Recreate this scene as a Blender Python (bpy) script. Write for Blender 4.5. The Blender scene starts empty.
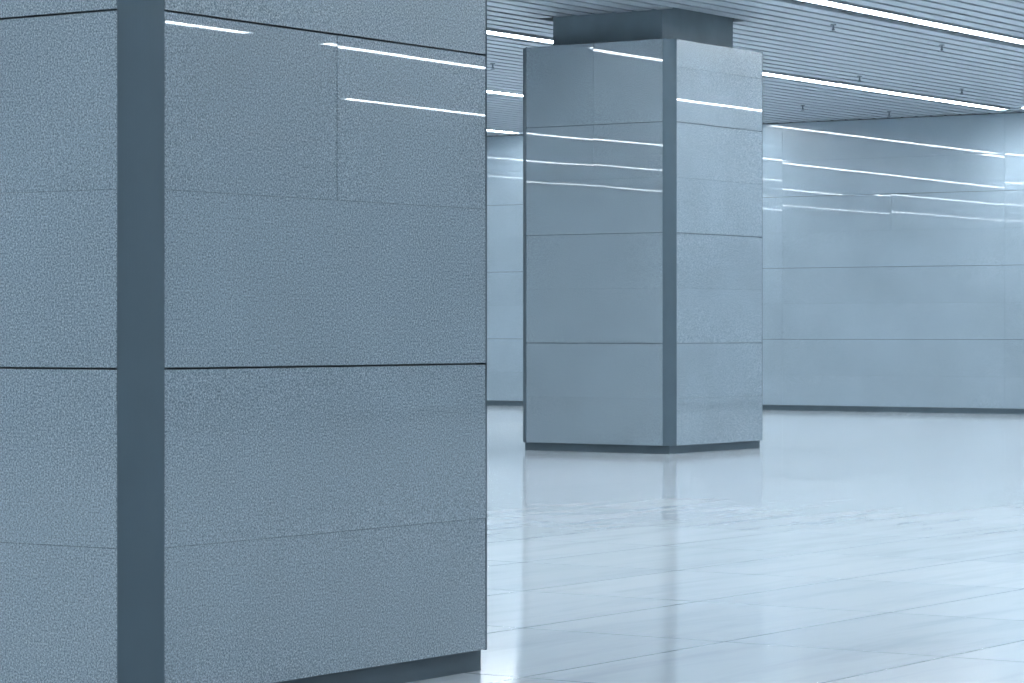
import bpy, math, random
from mathutils import Vector
random.seed(7)
S=bpy.context.scene
S.view_settings.view_transform='Standard'
H=1.02; CEIL=3.74
A0,A1=-12.0,33.6
B0,B1=-13.0,34.0

# ---------------------------------------------------------------- materials
def new_mat(name):
    m=bpy.data.materials.new(name); m.use_nodes=True
    nt=m.node_tree; return m,nt,nt.nodes['Principled BSDF']
def N(nt,t,**k):
    n=nt.nodes.new(t)
    for a,v in k.items(): setattr(n,a,v)
    return n
def ramp(nt,stops):
    r=N(nt,'ShaderNodeValToRGB'); e=r.color_ramp.elements
    e[0].position,e[0].color=stops[0][0],(*stops[0][1],1)
    e[1].position,e[1].color=stops[-1][0],(*stops[-1][1],1)
    for p,c in stops[1:-1]:
        x=e.new(p); x.color=(*c,1)
    return r
def granite(name,k=1.0,bump=.0008):
    m,nt,b=new_mat(name); L=nt.links.new
    g=N(nt,'ShaderNodeNewGeometry')
    n1=N(nt,'ShaderNodeTexNoise'); n1.inputs['Scale'].default_value=200; n1.inputs['Detail'].default_value=4; n1.inputs['Roughness'].default_value=.7
    L(g.outputs['Position'],n1.inputs['Vector'])
    r=ramp(nt,[(.35,tuple(k*x for x in (.08,.115,.143))),(.46,tuple(k*x for x in (.19,.244,.288))),(.55,tuple(k*x for x in (.253,.318,.367))),(.66,tuple(k*x for x in (.44,.515,.57)))])
    L(n1.outputs['Fac'],r.inputs['Fac'])
    n2=N(nt,'ShaderNodeTexNoise'); n2.inputs['Scale'].default_value=1.6; n2.inputs['Detail'].default_value=4
    L(g.outputs['Position'],n2.inputs['Vector'])
    add=N(nt,'ShaderNodeMath',operation='MULTIPLY_ADD'); add.inputs[1].default_value=.06; 
    L(g.outputs['Random Per Island'],add.inputs[0])
    mr=N(nt,'ShaderNodeMapRange'); mr.inputs['To Min'].default_value=.82; mr.inputs['To Max'].default_value=1.1
    L(n2.outputs['Fac'],mr.inputs['Value']); L(mr.outputs['Result'],add.inputs[2])
    hs=N(nt,'ShaderNodeHueSaturation'); L(add.outputs[0],hs.inputs['Value']); L(r.outputs['Color'],hs.inputs['Color'])
    L(hs.outputs['Color'],b.inputs['Base Color'])
    b.inputs['Roughness'].default_value=.27
    b.inputs['Coat Weight'].default_value=1; b.inputs['Coat Roughness'].default_value=.01; b.inputs['Coat IOR'].default_value=1.5
    n3=N(nt,'ShaderNodeTexNoise'); n3.inputs['Scale'].default_value=1.1; n3.inputs['Detail'].default_value=0
    L(g.outputs['Position'],n3.inputs['Vector'])
    bp=N(nt,'ShaderNodeBump'); bp.inputs['Strength'].default_value=1; bp.inputs['Distance'].default_value=bump
    L(n3.outputs['Fac'],bp.inputs['Height']); L(bp.outputs['Normal'],b.inputs['Coat Normal'])
    return m
def plain(name,c,rough=.5,metal=0,var=.1,scale=4):
    m,nt,b=new_mat(name); L=nt.links.new
    g=N(nt,'ShaderNodeNewGeometry'); n=N(nt,'ShaderNodeTexNoise'); n.inputs['Scale'].default_value=scale
    L(g.outputs['Position'],n.inputs['Vector'])
    r=ramp(nt,[(.3,tuple(x*(1-var) for x in c)),(.7,tuple(min(1,x*(1+var)) for x in c))])
    L(n.outputs['Fac'],r.inputs['Fac']); L(r.outputs['Color'],b.inputs['Base Color'])
    b.inputs['Roughness'].default_value=rough; b.inputs['Metallic'].default_value=metal
    return m
def floor_mat():
    m,nt,b=new_mat('polished_floor_tile'); L=nt.links.new
    g=N(nt,'ShaderNodeNewGeometry')
    br=N(nt,'ShaderNodeTexBrick'); br.offset=0
    br.inputs['Scale'].default_value=1; br.inputs['Brick Width'].default_value=1.2; br.inputs['Row Height'].default_value=.8
    br.inputs['Mortar Size'].default_value=.005; br.inputs['Mortar Smooth'].default_value=.1
    br.inputs['Color1'].default_value=(.62,.68,.73,1); br.inputs['Color2'].default_value=(.70,.755,.80,1); br.inputs['Mortar'].default_value=(.30,.36,.41,1)
    L(g.outputs['Position'],br.inputs['Vector'])
    mp=N(nt,'ShaderNodeMapping'); mp.inputs['Scale'].default_value=(.35,2.6,1)
    L(g.outputs['Position'],mp.inputs['Vector'])
    n=N(nt,'ShaderNodeTexNoise'); n.inputs['Scale'].default_value=2.2; n.inputs['Detail'].default_value=7; n.inputs['Roughness'].default_value=.65; n.inputs['Distortion'].default_value=.4
    L(mp.outputs['Vector'],n.inputs['Vector'])
    r=ramp(nt,[(.3,(.86,.875,.89)),(.5,(.97,.975,.98)),(.7,(1.0,1.0,1.0))])
    L(n.outputs['Fac'],r.inputs['Fac'])
    mx=N(nt,'ShaderNodeMix',data_type='RGBA',blend_type='MULTIPLY'); mx.inputs['Factor'].default_value=1
    L(br.outputs['Color'],mx.inputs['A']); L(r.outputs['Color'],mx.inputs['B']); L(mx.outputs['Result'],b.inputs['Base Color'])
    rr=N(nt,'ShaderNodeMapRange'); rr.inputs['To Min'].default_value=.07; rr.inputs['To Max'].default_value=.10
    L(n.outputs['Fac'],rr.inputs['Value']); L(rr.outputs['Result'],b.inputs['Roughness'])
    return m
def emit(name,c,s):
    m,nt,b=new_mat(name)
    b.inputs['Base Color'].default_value=(.8,.85,.9,1)
    b.inputs['Emission Color'].default_value=(*c,1); b.inputs['Emission Strength'].default_value=s
    return m
GR=granite('granite_panel',.88); GW=granite('granite_wall_panel',1.07,.00015)
METAL=plain('satin_steel_corner',(.066,.10,.124),.42,.3,.04)
DARK=plain('dark_recess',(.05,.07,.085),.7)
PLINTH=plain('plinth_steel',(.06,.09,.11),.4,.3)
CAP=plain('column_cap_paint',(.14,.19,.225),.5)
SLAT=plain('ceiling_slat_aluminium',(.38,.43,.47),.42,.3,.05)
PLEN=plain('ceiling_void',(.03,.04,.05),.9)
FLOOR=floor_mat()
LIGHT=emit('led_diffuser',(.88,.95,1.0),42)
HOUS=plain('light_housing',(.35,.40,.44),.4,.3)
BRASS=plain('sprinkler_metal',(.14,.17,.19),.35,.6)

# ---------------------------------------------------------------- mesh helper
class MB:
    def __init__(s): s.v=[];s.f=[];s.m=[];s.mats=[]
    def mi(s,mat):
        if mat not in s.mats: s.mats.append(mat)
        return s.mats.index(mat)
    def box(s,x0,x1,y0,y1,z0,z1,mat):
        i=len(s.v); s.v+=[(x0,y0,z0),(x1,y0,z0),(x1,y1,z0),(x0,y1,z0),(x0,y0,z1),(x1,y0,z1),(x1,y1,z1),(x0,y1,z1)]
        s.f+=[tuple(i+k for k in q) for q in [(3,2,1,0),(4,5,6,7),(0,1,5,4),(1,2,6,5),(2,3,7,6),(3,0,4,7)]]
        s.m+=[s.mi(mat)]*6
    def prism(s,pts,z0,z1,mat):
        n=len(pts); i=len(s.v)
        s.v+=[(p[0],p[1],z0) for p in pts]+[(p[0],p[1],z1) for p in pts]
        s.f.append(tuple(i+k for k in reversed(range(n)))); s.f.append(tuple(i+n+k for k in range(n)))
        for k in range(n):
            s.f.append((i+k,i+(k+1)%n,i+n+(k+1)%n,i+n+k))
        s.m+=[s.mi(mat)]*(n+2)
    def panel(s,o,u,n,l0,l1,z0,z1,mat,t=.02,amp=.0009,edge=.0015):
        # o origin of face, u along, n outward normal; slab with eased edges, tiny mounting tilt
        i=len(s.v)
        du=random.uniform(-amp,amp); dz=random.uniform(-amp,amp)
        def P(l,z,d): return (o[0]+u[0]*l+n[0]*d, o[1]+u[1]*l+n[1]*d, z)
        c=[(l0,z0,-du-dz),(l1,z0,du-dz),(l1,z1,du+dz),(l0,z1,-du+dz)]
        s.v+=[P(l,z,-t) for l,z,d in c]
        s.v+=[P(l,z,d-edge) for l,z,d in c]
        e=[(l0+edge,z0+edge),(l1-edge,z0+edge),(l1-edge,z1-edge),(l0+edge,z1-edge)]
        s.v+=[P(e[k][0],e[k][1],c[k][2]) for k in range(4)]
        fs=[(3,2,1,0),(8,9,10,11)]
        for k in range(4):
            k2=(k+1)%4
            fs+=[(k,k2,4+k2,4+k),(4+k,4+k2,8+k2,8+k)]
        s.f+=[tuple(i+q for q in f) for f in fs]; s.m+=[s.mi(mat)]*len(fs)
    def obj(s,name,parent=None,loc=(0,0,0)):
        me=bpy.data.meshes.new(name); me.from_pydata(s.v,[],s.f)
        for m in s.mats: me.materials.append(m)
        me.polygons.foreach_set('material_index',s.m)
        import bmesh
        bm=bmesh.new(); bm.from_mesh(me); bmesh.ops.recalc_face_normals(bm,faces=bm.faces); bm.to_mesh(me); bm.free()
        o=bpy.data.objects.new(name,me); o.location=loc; S.collection.objects.link(o)
        if parent: o.parent=parent
        return o

PT=.0675
ROWS=[PT,.925,1.85,2.776,3.47]
STR=.0026; WK=.0004
def clad(mb,o,u,n,L0,L1,rows,split,mat,upper=(1,3),amp=.0009):
    """rows with open joints; each row = full slab below, in some rows the upper slab is halved"""
    for r in range(len(rows)-1):
        z0=rows[r]+STR; z1=rows[r+1]-STR
        mid=(rows[r+1]-.4625) if r==0 else (rows[r]+.4625)
        nseg=max(1,round((L1-L0)/split)); w=(L1-L0)/nseg
        for k in range(nseg):
            a=L0+k*w+(WK if k else 0); b=L0+(k+1)*w-(WK if k<nseg-1 else 0); m_=(a+b)/2
            if r==len(rows)-2 and r in upper:
                mb.panel(o,u,n,a,m_-WK,z0,z1,mat,amp=amp,edge=.0008); mb.panel(o,u,n,m_+WK,b,z0,z1,mat,amp=amp,edge=.0008); continue
            mb.panel(o,u,n,a,b,z0,mid-WK,mat,amp=amp,edge=.0008)
            if r in upper:
                mb.panel(o,u,n,a,m_-WK,mid+WK,z1,mat,amp=amp,edge=.0008); mb.panel(o,u,n,m_+WK,b,mid+WK,z1,mat,amp=amp,edge=.0008)
            else: mb.panel(o,u,n,a,b,mid+WK,z1,mat,amp=amp,edge=.0008)

def pillar(a,b,ua,ub,la=1.64,lb=1.54):
    root=bpy.data.objects.new('pillar',None); root.location=(a,b,0); S.collection.objects.link(root)
    c=.085
    q=.021; e=.108
    mb=MB()
    mb.prism([(e,q),(la-e,q),(la-q,e),(la-q,lb-e),(la-e,lb-q),(e,lb-q),(q,lb-e),(q,e)],PT,3.468,DARK); mb.obj('core',root)
    mb=MB(); q=.046
    mb.box(q,la-q,q,lb-q,0,PT,PLINTH); mb.obj('plinth',root)
    mb=MB()
    clad(mb,(0,0),(1,0),(0,-1),c+.002,la-c-.002,ROWS,2,GR,ua)
    clad(mb,(0,lb),(1,0),(0,1),c+.002,la-c-.002,ROWS,2,GR,ua)
    clad(mb,(0,0),(0,1),(-1,0),c+.002,lb-c-.002,ROWS,2,GR,ub)
    clad(mb,(la,0),(0,1),(1,0),c+.002,lb-c-.002,ROWS,2,GR,ub)
    mb.obj('granite_cladding',root)
    mb=MB()
    # shallow concave cove between two lips
    x0,y0=.004,c-.0055; x1,y1=c-.0055,.004
    cove=[]
    for k in range(13):
        t=k/12; d=.012*(1-(2*t-1)**2)
        cove.append((x0+(x1-x0)*t+d*.707,y0+(y1-y0)*t+d*.707))
    for sx,sy,ox,oy in [(1,1,0,0),(-1,1,la,0),(1,-1,0,lb),(-1,-1,la,lb)]:
        pts=[(c,-.001),(c,.0205),(.062,.062),(.0205,c),(-.001,c),(-.001,c-.003)]+cove+[(c-.003,-.001)]
        mb.prism([(ox+sx*x,oy+sy*y) for x,y in pts],PT,3.472,METAL)
    mb.obj('corner_trims',root)
    mb=MB(); i=.22
    mb.box(i,la-i,i,lb-i,3.468,CEIL+.3,CAP); mb.obj('column_cap',root)
    return root
PILS=[(5.69,4.96),(21.0,12.506)]
pillar(*PILS[0],(1,),()); pillar(*PILS[1],(),(2,3))

# ---------------------------------------------------------------- shell
mb=MB(); mb.box(A0-.3,A1+.3,B0-.3,B1+.3,-.2,0,FLOOR); mb.obj('floor')
def wall(name,o,u,n,L,box):
    mb=MB(); mb.box(*box,0,4.5,DARK)
    clad(mb,o,u,n,0,L,ROWS[:-1]+[3.735],3.1,GW,upper=(2,),amp=.0009)
    mb.obj(name)
wall('wall_back',(A1,B0),(0,1),(-1,0),B1-B0,(A1+.02,A1+.3,B0,B1))
wall('wall_front',(A0,B0),(0,1),(1,0),B1-B0,(A0-.3,A0-.02,B0,B1))
wall('wall_right',(A0,B0),(1,0),(0,1),A1-A0,(A0,A1,B0-.3,B0-.02))
wall('wall_left',(A0,B1),(1,0),(0,-1),A1-A0,(A0,A1,B1+.02,B1+.3))
for nm,bx in [('baseboard_back',(A1+.005,A1+.02,B0,B1)),('baseboard_front',(A0-.02,A0-.005,B0,B1)),
              ('baseboard_right',(A0,A1,B0-.02,B0-.005)),('baseboard_left',(A0,A1,B1+.005,B1+.02))]:
    mb=MB(); mb.box(*bx,0,PT-.004,PLINTH); mb.obj(nm)

# ceiling : void + slats
strips={-10.55:[(27.2,33.3)],-6.9:[(-8,20.9),(22,33.3)],-3.25:[(-8,33.3)],.4:[(-8,33.3)],4.05:[(-8,3),(10,33.3)],7.7:[(-8,33.3)],
 11.35:[(-8,33.3)],15.0:[(-8,18.3),(21.6,33.1)],18.7:[(-8,6),(20,33.3)],22.3:[(-8,33.3)],25.95:[(-8,33.3)],29.6:[(-8,33.3)]}
mb=MB(); mb.box(A0-.3,A1+.3,B0-.3,B1+.3,4.35,4.5,PLEN)
pitch=.2; y=B0+.02
while y<B1-.05:
    y0,y1=y,y+.145
    segs=[(A0+.01,A1-.01)]
    def cut(segs,c0,c1):
        out=[]
        for s0,s1 in segs:
            if c1<=s0 or c0>=s1: out.append((s0,s1)); continue
            if c0>s0: out.append((s0,c0))
            if c1<s1: out.append((c1,s1))
        return out
    for pa,pb in PILS:
        if y1>pb+.21 and y0<pb+1.33: segs=cut(segs,pa+.21,pa+1.43)
    for sb,ss in strips.items():
        if y1>sb-.11 and y0<sb+.11:
            for s in ss: segs=cut(segs,*s)
    for s0,s1 in segs: mb.box(s0,s1,y0,y1,CEIL,CEIL+.03,SLAT)
    y+=pitch
mb.obj('ceiling')
for sb,ss in strips.items():
    for s0,s1 in ss:
        root=bpy.data.objects.new('linear_ceiling_light',None); root.location=(s0,sb,CEIL); S.collection.objects.link(root)
        L=s1-s0
        m=MB(); 
        m.box(0,L,-.10,-.075,-.004,.09,HOUS); m.box(0,L,.075,.10,-.004,.09,HOUS); m.box(0,L,-.10,.10,.09,.10,HOUS)
        m.box(0,.01,-.075,.075,-.004,.09,HOUS); m.box(L-.01,L,-.075,.075,-.004,.09,HOUS)
        m.obj('housing',root)
        m=MB(); m.box(.01,L-.01,-.074,.074,.004,.014,LIGHT); m.obj('diffuser',root)
# downlights added near the back wall to brighten it, not known fixtures
def added_downlight(a,b):
    root=bpy.data.objects.new('added_wall_downlight',None); root.location=(a,b,CEIL); S.collection.objects.link(root)
    m=MB(); n=24
    for k in range(n):
        t0=2*math.pi*k/n; t1=2*math.pi*(k+1)/n
        q=[(.085*math.cos(t0),.085*math.sin(t0)),(.105*math.cos(t0),.105*math.sin(t0)),(.105*math.cos(t1),.105*math.sin(t1)),(.085*math.cos(t1),.085*math.sin(t1))]
        m.prism(q,-.01,0,HOUS)
    m.obj('trim_ring',root)
    m=MB(); m.prism([(.084*math.cos(2*math.pi*i/n),.084*math.sin(2*math.pi*i/n)) for i in range(n)],-.006,-.001,LIGHT); m.obj('lens',root)
    ld=bpy.data.lights.new('spot','SPOT'); ld.energy=90; ld.spot_size=math.radians(155); ld.spot_blend=.8; ld.shadow_soft_size=.05; ld.color=(.9,.96,1)
    lo=bpy.data.objects.new('lamp',ld); lo.location=(0,0,-.03); lo.parent=root; S.collection.objects.link(lo)
for b in (14.6,7.4): added_downlight(32.95,b)
# sprinklers
def sprinkler(a,b):
    m=MB()
    def cyl(r,z0,z1,n=16): m.prism([(r*math.cos(2*math.pi*i/n),r*math.sin(2*math.pi*i/n)) for i in range(n)],z0,z1,BRASS)
    cyl(.026,-.008,0); cyl(.008,-.04,-.008); cyl(.013,-.05,-.04); cyl(.022,-.065,-.060)
    for s in(-1,1): m.box(s*.011-.002,s*.011+.002,-.002,.002,-.062,-.048,BRASS)
    m.obj('ceiling_sprinkler',None,(a,b,CEIL))
for a,b in [(23.1,12.0),(25.3,12.0),(27.5,12.0),(25.7,14.2),(27.9,14.2),(30.0,14.0),(31.1,16.7),(28.9,16.7),(32.6,16.3),(24.5,16.7)]:
    bb=B0+.02+round((b-B0-.02-.0725)/pitch)*pitch+.0725
    sprinkler(a,bb)

w=bpy.data.worlds.new('w'); S.world=w; w.use_nodes=True
w.node_tree.nodes['Background'].inputs[0].default_value=(.5,.65,.8,1); w.node_tree.nodes['Background'].inputs[1].default_value=.3

cd=bpy.data.cameras.new('camera'); cam=bpy.data.objects.new('camera',cd); S.collection.objects.link(cam)
cam.location=(0,0,H); cam.rotation_euler=(math.radians(90),0,math.radians(-56.11))
cd.sensor_width=36; cd.lens=36*2930/1024; cd.shift_y=-9.5/1024; cd.clip_end=200
S.camera=cam
